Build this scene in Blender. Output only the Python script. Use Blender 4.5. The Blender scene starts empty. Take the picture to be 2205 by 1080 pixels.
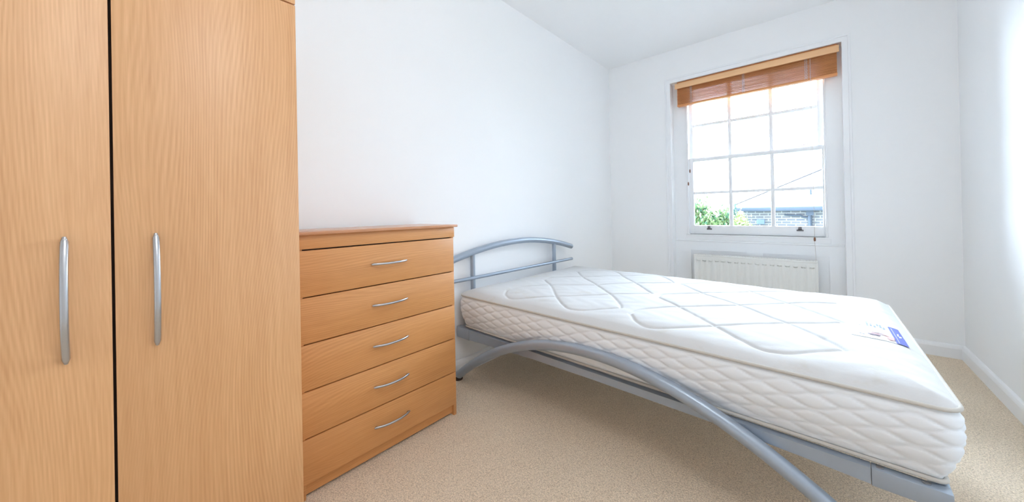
import bpy, bmesh, math, random
import numpy as np
from mathutils import Vector, Matrix, Euler

# ------------------------------------------------------------------ camera
SC = bpy.context.scene
COL = SC.collection
YAW, PIT, ROL, FPX, PCX, PCY = -0.7212, 0.0035, -0.0196, 749.15, 1102.5, 453.27
cy, sy, cp, sp = math.cos(YAW), math.sin(YAW), math.cos(PIT), math.sin(PIT)
fw = Vector((sy * cp, cy * cp, sp))
rt0 = Vector((cy, -sy, 0))
up0 = rt0.cross(fw)
cr, sr = math.cos(ROL), math.sin(ROL)
rt = rt0 * cr + up0 * sr
up = up0 * cr - rt0 * sr
cam_data = bpy.data.cameras.new('camera')
cam_data.sensor_fit = 'HORIZONTAL'
cam_data.sensor_width = 36.0
cam_data.lens = FPX / 2205 * 36.0
cam_data.shift_x = 0.0
cam_data.shift_y = -(540 - PCY) / 2205
cam_data.clip_start = 0.02
cam_data.clip_end = 300
cam = bpy.data.objects.new('camera', cam_data)
COL.objects.link(cam)
m = Matrix.Identity(4)
for i in range(3):
    m[i][0], m[i][1], m[i][2] = rt[i], up[i], -fw[i]
m[2][3] = 1.0
cam.matrix_world = m
SC.camera = cam

# ------------------------------------------------------------------ world, lights, exposure
SKY, SKY_BEHIND = 70.0, 4.0      # bright hazy sky beyond the house, dull sky behind this building
world = bpy.data.worlds.new('sky')
SC.world = world
world.use_nodes = True
wnt = world.node_tree
wn = wnt.nodes
wn['Background'].inputs['Color'].default_value = (0.76, 0.895, 1.07, 1)
_tc = wn.new('ShaderNodeTexCoord')
_sx = wn.new('ShaderNodeVectorMath')
_sx.operation = 'DOT_PRODUCT'
_sx.inputs[1].default_value = (-0.80, 0.58, 0.12)      # towards the hazy sun, beyond the house to the left
wnt.links.new(_tc.outputs['Generated'], _sx.inputs[0])
_mr = wn.new('ShaderNodeMapRange')
_mr.inputs['From Min'].default_value = 0.0
_mr.inputs['From Max'].default_value = 0.95
_mr.inputs['To Min'].default_value = SKY_BEHIND
_mr.inputs['To Max'].default_value = SKY
wnt.links.new(_sx.outputs['Value'], _mr.inputs['Value'])
wnt.links.new(_mr.outputs['Result'], wn['Background'].inputs['Strength'])
FILL_GLOW = 14.5  # strength of the added, unseen fill globe
SC.view_settings.view_transform = 'Standard'
SC.view_settings.look = 'None'
SC.view_settings.gamma = 1
SC.view_settings.use_curve_mapping = False
SC.view_settings.exposure = 0.08
SC.cycles.max_bounces = 14
SC.cycles.diffuse_bounces = 8
SC.cycles.glossy_bounces = 4
SC.cycles.transparent_max_bounces = 12
SC.cycles.sample_clamp_indirect = 20.0

# window opening (used by the portal too)
XL, XR, YW, ZC, YB = -1.695, 0.692, 3.572, 2.532, -1.6
OX0, OX1, OZ1 = -1.062, 0.152, 2.216          # reveal opening in the window wall
YP = 3.665                                     # plane of the panelling and window box inside the reveal

pd = bpy.data.lights.new('window_daylight', 'AREA')
pd.shape = 'RECTANGLE'
pd.size, pd.size_y = OX1 - OX0, 1.5
pd.cycles.is_portal = True
po = bpy.data.objects.new('window_daylight', pd)
COL.objects.link(po)
po.location = ((OX0 + OX1) / 2, YP + 0.14, 1.46)
po.rotation_euler = (math.radians(-90), 0, 0)

# ------------------------------------------------------------------ helpers
def clean(o, **kw):
    for k, v in kw.items():
        if v is not None:
            o[k] = v
    return o

def empty(name, loc=(0, 0, 0), rz=0.0, label=None, category=None, group=None, kind=None):
    o = bpy.data.objects.new(name, None)
    o.empty_display_size = 0.05
    o.location = loc
    o.rotation_euler = (0, 0, rz)
    COL.objects.link(o)
    return clean(o, label=label, category=category, group=group, kind=kind)

class MB:
    """collects shapes into one mesh"""
    def __init__(self):
        self.bm = bmesh.new()
    def box(self, x0, x1, y0, y1, z0, z1, bev=0.0, seg=2, mat=None):
        b = bmesh.new()
        r = bmesh.ops.create_cube(b, size=1)
        for v in b.verts:
            v.co = Vector(((x0 + x1) / 2 + v.co.x * (x1 - x0), (y0 + y1) / 2 + v.co.y * (y1 - y0), (z0 + z1) / 2 + v.co.z * (z1 - z0)))
        if bev > 0:
            bmesh.ops.bevel(b, geom=b.edges[:], offset=bev, segments=seg, affect='EDGES', profile=0.5, clamp_overlap=True)
        self._merge(b, mat)
        return self
    def _merge(self, b, mat=None):
        if mat is not None:
            bmesh.ops.transform(b, matrix=mat, verts=b.verts[:])
        me = bpy.data.meshes.new('tmp')
        b.to_mesh(me)
        b.free()
        self.bm.from_mesh(me)
        bpy.data.meshes.remove(me)
    def raw(self, verts, faces):
        vs = [self.bm.verts.new(v) for v in verts]
        for f in faces:
            try:
                self.bm.faces.new([vs[i] for i in f])
            except ValueError:
                pass
        return self
    def tube(self, pts, r, n=16, closed=False, cap=True, squash=None):
        """r: number or list; squash=(normal_vec, factor) flattens the section along normal_vec"""
        P = [Vector(p) for p in pts]
        N = len(P)
        rs = r if isinstance(r, (list, tuple)) else [r] * N
        tang = []
        for i in range(N):
            if closed:
                t = P[(i + 1) % N] - P[i - 1]
            else:
                t = P[min(i + 1, N - 1)] - P[max(i - 1, 0)]
            tang.append(t.normalized())
        ref = Vector((0, 0, 1)) if abs(tang[0].z) < 0.9 else Vector((1, 0, 0))
        a = (ref - tang[0] * ref.dot(tang[0])).normalized()
        verts, faces = [], []
        for i in range(N):
            a = (a - tang[i] * a.dot(tang[i]))
            a.normalize()
            b = tang[i].cross(a)
            for k in range(n):
                an = 2 * math.pi * k / n
                off = (a * math.cos(an) + b * math.sin(an)) * rs[i]
                if squash:
                    nv, fc = squash
                    off = off - nv * (off.dot(nv)) * (1 - fc)
                verts.append(P[i] + off)
        for i in range(N if closed else N - 1):
            j = (i + 1) % N
            for k in range(n):
                k2 = (k + 1) % n
                faces.append((i * n + k, i * n + k2, j * n + k2, j * n + k))
        if cap and not closed:
            faces.append(tuple(range(n))[::-1])
            faces.append(tuple((N - 1) * n + k for k in range(n)))
        return self.raw(verts, faces)
    def cyl(self, p0, p1, r, n=20):
        return self.tube([p0, p1], r, n)
    def lathe(self, prof, c, n=32):
        """prof: (radius, z) list, axis z through c"""
        verts, faces = [], []
        for (r, z) in prof:
            for k in range(n):
                a = 2 * math.pi * k / n
                verts.append((c[0] + r * math.cos(a), c[1] + r * math.sin(a), c[2] + z))
        for i in range(len(prof) - 1):
            for k in range(n):
                k2 = (k + 1) % n
                faces.append((i * n + k, i * n + k2, (i + 1) * n + k2, (i + 1) * n + k))
        return self.raw(verts, faces)
    def grid(self, P, nu, nv):
        """P: flat list of nu*nv points, index i*nv+j"""
        faces = []
        for i in range(nu - 1):
            for j in range(nv - 1):
                faces.append((i * nv + j, (i + 1) * nv + j, (i + 1) * nv + j + 1, i * nv + j + 1))
        return self.raw(P, faces)
    def build(self, name, mat, parent=None, smooth=None, fix=True, **tags):
        if fix:
            bmesh.ops.recalc_face_normals(self.bm, faces=self.bm.faces[:])
        me = bpy.data.meshes.new(name)
        self.bm.to_mesh(me)
        self.bm.free()
        o = bpy.data.objects.new(name, me)
        COL.objects.link(o)
        if mat is not None:
            me.materials.append(mat)
        if smooth:
            for p in me.polygons:
                p.use_smooth = True
            if smooth < 180:
                me.set_sharp_from_angle(angle=math.radians(smooth))
        if parent is not None:
            o.parent = parent
        return clean(o, **tags)

def bx(name, mat, parent, *b, bev=0.0, **tags):
    return MB().box(*b, bev=bev).build(name, mat, parent, smooth=40 if bev else None, **tags)

def catmull(pts, n=8):
    P = [np.array(p, float) for p in pts]
    P = [2 * P[0] - P[1]] + P + [2 * P[-1] - P[-2]]
    out = []
    for i in range(1, len(P) - 2):
        p0, p1, p2, p3 = P[i - 1:i + 3]
        for k in range(n):
            t = k / n
            out.append(0.5 * ((2 * p1) + (-p0 + p2) * t + (2 * p0 - 5 * p1 + 4 * p2 - p3) * t * t + (-p0 + 3 * p1 - 3 * p2 + p3) * t ** 3))
    out.append(P[-2])
    return out

# ------------------------------------------------------------------ materials
def new_mat(name):
    mt = bpy.data.materials.new(name)
    mt.use_nodes = True
    nt = mt.node_tree
    return mt, nt, nt.nodes['Principled BSDF']

def lk(nt, a, ao, b, bi):
    nt.links.new(a.outputs[ao], b.inputs[bi])

def node(nt, typ, **props):
    n = nt.nodes.new(typ)
    ins = props.pop('inputs', {})
    for k, v in props.items():
        setattr(n, k, v)
    for k, v in ins.items():
        n.inputs[k].default_value = v
    return n

def plain(name, col, rough=0.5, metal=0.0, spec=0.5, noise=None, bump=None):
    mt, nt, bs = new_mat(name)
    bs.inputs['Base Color'].default_value = (*col, 1)
    bs.inputs['Roughness'].default_value = rough
    bs.inputs['Metallic'].default_value = metal
    bs.inputs['Specular IOR Level'].default_value = spec
    tc = node(nt, 'ShaderNodeTexCoord')
    if noise:
        sc, amt = noise
        nz = node(nt, 'ShaderNodeTexNoise', inputs={'Scale': sc, 'Detail': 3.0})
        lk(nt, tc, 'Object', nz, 'Vector')
        mr = node(nt, 'ShaderNodeMapRange', inputs={'To Min': 1 - amt, 'To Max': 1 + amt})
        lk(nt, nz, 'Fac', mr, 'Value')
        mx = node(nt, 'ShaderNodeVectorMath', operation='SCALE')
        mx.inputs[0].default_value = col
        lk(nt, mr, 'Result', mx, 'Scale')
        lk(nt, mx, 'Vector', bs, 'Base Color')
    if bump:
        sc, st, dist = bump
        nz = node(nt, 'ShaderNodeTexNoise', inputs={'Scale': sc, 'Detail': 4.0})
        lk(nt, tc, 'Object', nz, 'Vector')
        bp = node(nt, 'ShaderNodeBump', inputs={'Strength': st, 'Distance': dist})
        lk(nt, nz, 'Fac', bp, 'Height')
        lk(nt, bp, 'Normal', bs, 'Normal')
    return mt

def wood(name, light, dark, axis='Z', rough=0.38, scale=1.0, figure=1.0, coat=0.0):
    mt, nt, bs = new_mat(name)
    tc = node(nt, 'ShaderNodeTexCoord')
    oi = node(nt, 'ShaderNodeObjectInfo')
    off = node(nt, 'ShaderNodeVectorMath', operation='SCALE')
    off.inputs[0].default_value = (7.3, 5.1, 3.7)
    lk(nt, oi, 'Random', off, 'Scale')
    add = node(nt, 'ShaderNodeVectorMath', operation='ADD')
    lk(nt, tc, 'Object', add, 0)
    lk(nt, off, 'Vector', add, 1)
    def mapped(along, across):
        mp = node(nt, 'ShaderNodeMapping')
        s = {'X': (along, across, across), 'Y': (across, along, across), 'Z': (across, across, along)}[axis]
        mp.inputs['Scale'].default_value = tuple(v * scale for v in s)
        lk(nt, add, 'Vector', mp, 'Vector')
        return mp
    # growth lines about 6 mm apart, bent into cathedrals by a slow stretched noise
    m1 = mapped(0.55, 2.6)
    n1 = node(nt, 'ShaderNodeTexNoise', inputs={'Scale': 1.0, 'Detail': 2.0, 'Roughness': 0.45})
    lk(nt, m1, 'Vector', n1, 'Vector')
    ac = node(nt, 'ShaderNodeVectorMath', operation='DOT_PRODUCT')
    lk(nt, add, 'Vector', ac, 0)
    q = 780.0 * scale
    ac.inputs[1].default_value = {'X': (0, q, q), 'Y': (q, 0, q), 'Z': (q, q, 0)}[axis]
    mu = node(nt, 'ShaderNodeMath', operation='MULTIPLY_ADD')
    mu.inputs[1].default_value = 330.0 * figure
    lk(nt, n1, 'Fac', mu, 0)
    lk(nt, ac, 'Value', mu, 2)
    s0 = node(nt, 'ShaderNodeMath', operation='SINE')
    lk(nt, mu, 0, s0, 0)
    # lines fade in and out along the board
    mm_ = node(nt, 'ShaderNodeTexNoise', inputs={'Scale': 1.0, 'Detail': 1.0})
    lk(nt, mapped(1.2, 6.0), 'Vector', mm_, 'Vector')
    fd = node(nt, 'ShaderNodeMapRange', inputs={'From Min': 0.35, 'From Max': 0.65, 'To Min': 0.25, 'To Max': 1.0})
    lk(nt, mm_, 'Fac', fd, 'Value')
    si = node(nt, 'ShaderNodeMath', operation='MULTIPLY')
    lk(nt, s0, 0, si, 0)
    lk(nt, fd, 'Result', si, 1)
    # long fibres that meander slightly
    wv = node(nt, 'ShaderNodeTexNoise', inputs={'Scale': 1.0, 'Detail': 1.0})
    lk(nt, mapped(1.3, 4.0), 'Vector', wv, 'Vector')
    def fibres(along, across, detail, sway):
        mp = mapped(along, across)
        sw = node(nt, 'ShaderNodeVectorMath', operation='SCALE')
        lk(nt, wv, 'Color', sw, 0)
        sw.inputs['Scale'].default_value = sway * across
        ad = node(nt, 'ShaderNodeVectorMath', operation='ADD')
        lk(nt, mp, 'Vector', ad, 0)
        lk(nt, sw, 'Vector', ad, 1)
        nz = node(nt, 'ShaderNodeTexNoise', inputs={'Scale': 1.0, 'Detail': detail, 'Roughness': 0.55})
        lk(nt, ad, 'Vector', nz, 'Vector')
        return nz
    n2 = fibres(0.45, 110.0, 3.0, 0.05)
    n3 = fibres(0.25, 9.0, 2.0, 0.05)
    m4 = mapped(14.0, 420.0)
    n4 = node(nt, 'ShaderNodeTexNoise', inputs={'Scale': 1.0, 'Detail': 1.0})
    lk(nt, m4, 'Vector', n4, 'Vector')
    def lin(src, out, k, c):
        mm = node(nt, 'ShaderNodeMath', operation='MULTIPLY_ADD')
        mm.inputs[1].default_value = k
        mm.inputs[2].default_value = c
        lk(nt, src, out, mm, 0)
        return mm
    a = lin(si, 0, 0.15, 0.5)
    b = lin(n2, 'Fac', 0.55, -0.275)
    c = lin(n3, 'Fac', 0.55, -0.275)
    d = lin(n4, 'Fac', 0.5, -0.25)
    s1 = node(nt, 'ShaderNodeMath', operation='ADD'); lk(nt, a, 0, s1, 0); lk(nt, b, 0, s1, 1)
    s2 = node(nt, 'ShaderNodeMath', operation='ADD'); lk(nt, s1, 0, s2, 0); lk(nt, c, 0, s2, 1)
    s3 = node(nt, 'ShaderNodeMath', operation='ADD', use_clamp=True); lk(nt, s2, 0, s3, 0); lk(nt, d, 0, s3, 1)
    cr_ = node(nt, 'ShaderNodeValToRGB')
    cr_.color_ramp.elements[0].position = 0.0
    cr_.color_ramp.elements[0].color = (*dark, 1)
    cr_.color_ramp.elements[1].position = 1.0
    cr_.color_ramp.elements[1].color = (*light, 1)
    lk(nt, s3, 0, cr_, 'Fac')
    lk(nt, cr_, 'Color', bs, 'Base Color')
    bs.inputs['Roughness'].default_value = rough
    bs.inputs['Coat Weight'].default_value = coat
    bs.inputs['Coat Roughness'].default_value = 0.5
    bp = node(nt, 'ShaderNodeBump', inputs={'Strength': 0.08, 'Distance': 0.001})
    lk(nt, n2, 'Fac', bp, 'Height')
    lk(nt, bp, 'Normal', bs, 'Normal')
    return mt

def carpet_mat():
    mt, nt, bs = new_mat('beige_loop_carpet')
    tc = node(nt, 'ShaderNodeTexCoord')
    vo = node(nt, 'ShaderNodeTexVoronoi', inputs={'Scale': 250.0, 'Randomness': 0.6})
    lk(nt, tc, 'Object', vo, 'Vector')
    nz = node(nt, 'ShaderNodeTexNoise', inputs={'Scale': 170.0, 'Detail': 2.0})
    lk(nt, tc, 'Object', nz, 'Vector')
    n2 = node(nt, 'ShaderNodeTexNoise', inputs={'Scale': 2.5, 'Detail': 2.0})
    lk(nt, tc, 'Object', n2, 'Vector')
    rp = node(nt, 'ShaderNodeValToRGB')
    e = rp.color_ramp.elements
    e[0].position, e[0].color = 0.0, (0.96, 0.82, 0.66, 1)
    e[1].position, e[1].color = 0.85, (0.58, 0.455, 0.33, 1)
    mid = e.new(0.4); mid.color = (0.90, 0.755, 0.585, 1)
    lk(nt, vo, 'Distance', rp, 'Fac')
    mx = node(nt, 'ShaderNodeMix', data_type='RGBA', blend_type='MULTIPLY')
    mx.inputs['Factor'].default_value = 1.0
    lk(nt, rp, 'Color', mx, 6)
    mr = node(nt, 'ShaderNodeMapRange', inputs={'From Min': 0.3, 'From Max': 0.7, 'To Min': 0.84, 'To Max': 1.12})
    lk(nt, nz, 'Fac', mr, 'Value')
    cb = node(nt, 'ShaderNodeCombineColor')
    for k in range(3):
        lk(nt, mr, 'Result', cb, k)
    lk(nt, cb, 'Color', mx, 7)
    m2 = node(nt, 'ShaderNodeMix', data_type='RGBA', blend_type='MULTIPLY')
    m2.inputs['Factor'].default_value = 1.0
    lk(nt, mx, 2, m2, 6)
    mr2 = node(nt, 'ShaderNodeMapRange', inputs={'To Min': 0.92, 'To Max': 1.08})
    lk(nt, n2, 'Fac', mr2, 'Value')
    cb2 = node(nt, 'ShaderNodeCombineColor')
    for k in range(3):
        lk(nt, mr2, 'Result', cb2, k)
    lk(nt, cb2, 'Color', m2, 7)
    lk(nt, m2, 2, bs, 'Base Color')
    bs.inputs['Roughness'].default_value = 1.0
    bs.inputs['Specular IOR Level'].default_value = 0.1
    ad = node(nt, 'ShaderNodeMath', operation='MULTIPLY_ADD')
    ad.inputs[1].default_value = -1.0
    lk(nt, vo, 'Distance', ad, 0)
    lk(nt, nz, 'Fac', ad, 2)
    bp = node(nt, 'ShaderNodeBump', inputs={'Strength': 0.65, 'Distance': 0.004})
    lk(nt, ad, 0, bp, 'Height')
    lk(nt, bp, 'Normal', bs, 'Normal')
    return mt

def fabric_mat(name, col, stain=0.0):
    mt, nt, bs = new_mat(name)
    tc = node(nt, 'ShaderNodeTexCoord')
    base = node(nt, 'ShaderNodeRGB')
    base.outputs[0].default_value = (*col, 1)
    src = (base, 0)
    if stain:
        nz = node(nt, 'ShaderNodeTexNoise', inputs={'Scale': 7.0, 'Detail': 4.0, 'Roughness': 0.6})
        lk(nt, tc, 'Object', nz, 'Vector')
        mr = node(nt, 'ShaderNodeMapRange', inputs={'From Min': 0.60, 'From Max': 0.78, 'To Min': 0.0, 'To Max': stain})
        lk(nt, nz, 'Fac', mr, 'Value')
        mx = node(nt, 'ShaderNodeMix', data_type='RGBA')
        lk(nt, mr, 'Result', mx, 0)
        lk(nt, base, 0, mx, 6)
        mx.inputs[7].default_value = (col[0] * 0.86, col[1] * 0.80, col[2] * 0.68, 1)
        src = (mx, 2)
    lk(nt, src[0], src[1], bs, 'Base Color')
    bs.inputs['Roughness'].default_value = 0.85
    bs.inputs['Specular IOR Level'].default_value = 0.2
    nz = node(nt, 'ShaderNodeTexNoise', inputs={'Scale': 55.0, 'Detail': 5.0})
    lk(nt, tc, 'Object', nz, 'Vector')
    bp = node(nt, 'ShaderNodeBump', inputs={'Strength': 0.25, 'Distance': 0.002})
    lk(nt, nz, 'Fac', bp, 'Height')
    lk(nt, bp, 'Normal', bs, 'Normal')
    return mt

def glass_mat():
    mt = bpy.data.materials.new('window_glass')
    mt.use_nodes = True
    nt = mt.node_tree
    nt.nodes.clear()
    out = node(nt, 'ShaderNodeOutputMaterial')
    tr = node(nt, 'ShaderNodeBsdfTransparent')
    tr.inputs['Color'].default_value = (0.96, 0.98, 0.98, 1)
    gl = node(nt, 'ShaderNodeBsdfGlossy')
    gl.inputs['Roughness'].default_value = 0.02
    fr = node(nt, 'ShaderNodeFresnel')
    fr.inputs['IOR'].default_value = 1.45
    mx = node(nt, 'ShaderNodeMixShader')
    lk(nt, fr, 0, mx, 0); lk(nt, tr, 0, mx, 1); lk(nt, gl, 0, mx, 2)
    lk(nt, mx, 0, out, 'Surface')
    return mt

def brick_mat(name='weathered_brick', gain=1.0):
    mt, nt, bs = new_mat(name)
    tc = node(nt, 'ShaderNodeTexCoord')
    mp = node(nt, 'ShaderNodeMapping')
    mp.inputs['Rotation'].default_value = (math.radians(-90), 0, 0)
    lk(nt, tc, 'Object', mp, 'Vector')
    br = node(nt, 'ShaderNodeTexBrick', inputs={'Scale': 1.0, 'Mortar Size': 0.012, 'Brick Width': 0.23, 'Row Height': 0.085, 'Bias': 0.0})
    br.inputs['Color1'].default_value = tuple(min(0.85, v * gain) for v in (0.19, 0.185, 0.20)) + (1,)
    br.inputs['Color2'].default_value = tuple(min(0.85, v * gain) for v in (0.14, 0.15, 0.18)) + (1,)
    br.inputs['Mortar'].default_value = (0.38, 0.38, 0.38, 1) if gain == 1 else (0.85, 0.85, 0.85, 1)
    lk(nt, mp, 'Vector', br, 'Vector')
    lk(nt, br, 'Color', bs, 'Base Color')
    bs.inputs['Roughness'].default_value = 0.95
    return mt

def leaf_mat(name, stops):
    mt, nt, bs = new_mat(name)
    ge = node(nt, 'ShaderNodeNewGeometry')
    rp = node(nt, 'ShaderNodeValToRGB')
    e = rp.color_ramp.elements
    e[0].position, e[0].color = stops[0][0], (*stops[0][1], 1)
    e[1].position, e[1].color = stops[-1][0], (*stops[-1][1], 1)
    for p, c in stops[1:-1]:
        q = e.new(p); q.color = (*c, 1)
    lk(nt, ge, 'Random Per Island', rp, 'Fac')
    lk(nt, rp, 'Color', bs, 'Base Color')
    bs.inputs['Roughness'].default_value = 0.7
    return mt

M = {}
M['wall'] = plain('white_wall_paint', (0.925, 0.93, 0.935), 0.6, spec=0.3, bump=(60, 0.04, 0.002))
M['ceiling'] = plain('white_ceiling_paint', (0.93, 0.935, 0.94), 0.8, spec=0.2)
M['gloss'] = plain('white_gloss_paint', (0.90, 0.91, 0.925), 0.28, spec=0.5, bump=(25, 0.03, 0.002))
M['carpet'] = carpet_mat()
BL, BD = (0.82, 0.475, 0.225), (0.56, 0.255, 0.085)
M['beech_v'] = wood('beech_upright_grain', BL, BD, 'Z', rough=0.42, coat=0.9)
M['beech_h'] = wood('beech_level_grain', (0.76, 0.375, 0.14), (0.52, 0.215, 0.06), 'Y', rough=0.38, coat=0.1)
M['beech_edge'] = wood('beech_edge_band', (0.62, 0.29, 0.135), (0.50, 0.215, 0.09), 'Y', rough=0.22, figure=0.3, coat=0.5)
M['dark'] = plain('gap_shade_and_rubber', (0.05, 0.03, 0.02), 0.8)  # gap shade put into the colour; the rubber feet share it
M['nickel'] = plain('satin_nickel', (0.50, 0.51, 0.53), 0.27, metal=0.9, noise=(80, 0.04))
M['bedmetal'] = plain('blue_grey_metal_paint', (0.36, 0.42, 0.50), 0.32, metal=0.35, spec=0.6, noise=(30, 0.04))
M['fabric'] = fabric_mat('white_mattress_fabric', (0.67, 0.67, 0.67), stain=0.7)
M['border'] = fabric_mat('lightened_border_fabric', (0.83, 0.87, 0.91))  # side cloth lightened beyond the top to offset its weaker light
M['piping'] = fabric_mat('shaded_piping_fabric', (0.58, 0.555, 0.51))  # piping darkened to carry the shadow line beneath it
M['radiator'] = plain('cream_radiator_enamel', (0.83, 0.83, 0.80), 0.35)
M['slat'] = wood('honey_blind_slats', (0.84, 0.37, 0.14), (0.64, 0.25, 0.085), 'X', rough=0.4)
M['valance'] = wood('honey_blind_valance', (0.93, 0.57, 0.31), (0.83, 0.47, 0.23), 'X', rough=0.38)
M['cord'] = plain('pale_cord', (0.62, 0.58, 0.56), 0.9)
M['toggle'] = plain('dark_wood_toggle', (0.22, 0.09, 0.045), 0.5)
M['lift'] = plain('aged_sash_lift_metal', (0.20, 0.19, 0.20), 0.4, metal=0.7)
M['glass'] = glass_mat()
M['brick'] = brick_mat()
M['chimneybrick'] = brick_mat('washed_out_chimney_brick', 2.6)  # wall brick brightened so the chimney fades as if overexposed
M['roof'] = plain('pale_roof_slate', (0.50, 0.50, 0.50), 0.9, noise=(6, 0.1))
M['fascia'] = plain('dark_gutter_paint', (0.055, 0.075, 0.11), 0.6)
M['hip'] = plain('hip_tile_grey', (0.10, 0.095, 0.105), 0.9)
M['ground'] = plain('outside_ground', (0.16, 0.18, 0.12), 1.0, noise=(3, 0.3))
M['bark'] = plain('bark', (0.10, 0.08, 0.06), 0.9)
M['opal'] = None

# ------------------------------------------------------------------ room shell
def structure(name, mb, mat, **kw):
    return mb.build(name, mat, None, kind='structure', **kw)

structure('floor', MB().box(XL - 0.12, XR + 0.12, YB - 0.12, YW + 0.25, -0.12, 0.0), M['carpet'])
structure('ceiling', MB().box(XL - 0.12, XR + 0.12, YB - 0.12, YW + 0.25, ZC, ZC + 0.12), M['ceiling'])
structure('wall_left', MB().box(XL - 0.12, XL, YB - 0.12, YW + 0.25, 0, ZC), M['wall'])
structure('wall_right', MB().box(XR, XR + 0.12, YB - 0.12, YW + 0.25, 0, ZC), M['wall'])
structure('wall_back', MB().box(XL, XR, YB - 0.12, YB, 0, ZC), M['wall'])
WT = 0.25
structure('wall_front', MB().box(XL, OX0, YW, YW + WT, 0, ZC).box(OX1, XR, YW, YW + WT, 0, ZC).box(OX0, OX1, YW, YW + WT, OZ1, ZC), M['wall'])

def skirt_profile(h=0.088, t=0.017):
    return [(0, 0), (t, 0), (t, h * 0.72), (t * 0.86, h * 0.82), (t * 0.62, h * 0.93), (t * 0.3, h * 0.985), (0, h)]

def skirting(name, p0, p1, nrm):
    prof = skirt_profile()
    mb = MB()
    n = len(prof)
    V = []
    for p in (p0, p1):
        for (o, z) in prof:
            V.append((p[0] + nrm[0] * o, p[1] + nrm[1] * o, z))
    F = [(i, (i + 1) % n, n + (i + 1) % n, n + i) for i in range(n)]
    F += [tuple(range(n)), tuple(range(n, 2 * n))[::-1]]
    mb.raw(V, F)
    return structure(name, mb, M['gloss'])
skirting('baseboard_left', (XL, YB), (XL, YW), (1, 0))
skirting('baseboard_right', (XR, YB), (XR, YW), (-1, 0))
skirting('baseboard_back', (XL, YB), (XR, YB), (0, 1))
ARW = 0.043
mbk = skirting('baseboard_front', (OX1 + ARW, YW), (XR, YW), (0, -1))
skirting('baseboard_front_corner', (XL, YW), (OX0 - ARW, YW), (0, -1))

# architrave around the reveal: flat face with a raised outer bead
mb = MB()
ya = YW - 0.006
def frame_loop(mb, o, w, y0, y1):
    """three-sided mitred frame: outer offset o from the opening, width w, front y0, back y1"""
    x0, x1, zt_ = OX0 - o, OX1 + o, OZ1 + o
    a0, a1, zi = x0 + w, x1 - w, zt_ - w
    c = 0.0025
    def ring(x0, x1, zt_, a0, a1, zi, y):
        return [(x0, y, 0), (x0, y, zt_), (x1, y, zt_), (x1, y, 0), (a1, y, 0), (a1, y, zi), (a0, y, zi), (a0, y, 0)]
    A_ = ring(x0, x1, zt_, a0, a1, zi, y1)
    B_ = ring(x0, x1, zt_, a0, a1, zi, y0 + c)
    C_ = ring(x0 + c, x1 - c, zt_ - c, a0 - c, a1 + c, zi + c, y0)
    F = []
    for r in (0, 1):
        for k in range(8):
            k2 = (k + 1) % 8
            F.append((r * 8 + k, r * 8 + k2, (r + 1) * 8 + k2, (r + 1) * 8 + k))
    F += [(16, 17, 22, 23), (17, 18, 21, 22), (18, 19, 20, 21)]
    mb.raw(A_ + B_ + C_, F)
frame_loop(mb, ARW, ARW + 0.001, ya, YW + 0.004)
frame_loop(mb, ARW + 0.004, 0.015, ya - 0.007, YW + 0.002)
mb.build('trim_1', M['gloss'], None, smooth=40, kind='structure')

# ------------------------------------------------------------------ window (box frame, two sliding sashes, sill)
win = empty('window_1', ((OX0 + OX1) / 2, YP, 0.69), kind='structure')
wx, wy, wz = win.location
def W(mb, name, mat, parent=win, smooth=35, **tags):
    """world coordinates -> local of the window"""
    bmesh.ops.translate(mb.bm, verts=mb.bm.verts[:], vec=(-wx, -wy, -wz))
    return mb.build(name, mat, parent, smooth=smooth, **tags)

SX0, SX1 = -0.947, 0.053          # sash opening between the box linings
LGL, LGR = -0.897, 0.020          # glass edges
B1, B2 = -0.592, -0.286           # glazing bar centres
ZS = 0.752                         # bottom of the lower sash
mb = MB()
mb.box(OX0, SX0, YP, YW + WT - 0.02, 0.685, OZ1)             # box linings
mb.box(SX1, OX1, YP, YW + WT - 0.02, 0.685, OZ1)
mb.box(SX0, SX1, YP, YW + WT - 0.02, 2.14, OZ1)
mb.box(SX0 - 0.004, SX0 + 0.011, YP - 0.010, YP + 0.014, 0.75, 2.14, bev=0.004)   # staff beads
mb.box(SX1 - 0.011, SX1 + 0.004, YP - 0.010, YP + 0.014, 0.75, 2.14, bev=0.004)
W(mb, 'window_frame', M['gloss'])
mb = MB()
mb.box(OX0 + 0.001, OX1 - 0.001, YP - 0.012, YP + 0.10, 0.683, 0.700, bev=0.006)
mb.box(SX0 - 0.02, SX1 + 0.02, YP - 0.004, YP + 0.10, 0.700, 0.752, bev=0.003)
mb.box(SX0 - 0.02, SX1 + 0.02, YP - 0.010, YP + 0.02, 0.738, 0.752, bev=0.003)
W(mb, 'window_sill', M['gloss'])

def bevbar(mb, x0, x1, y0, y1, z0, z1):
    mb.box(x0, x1, y0, y1, z0, z1, bev=0.005)

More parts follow.
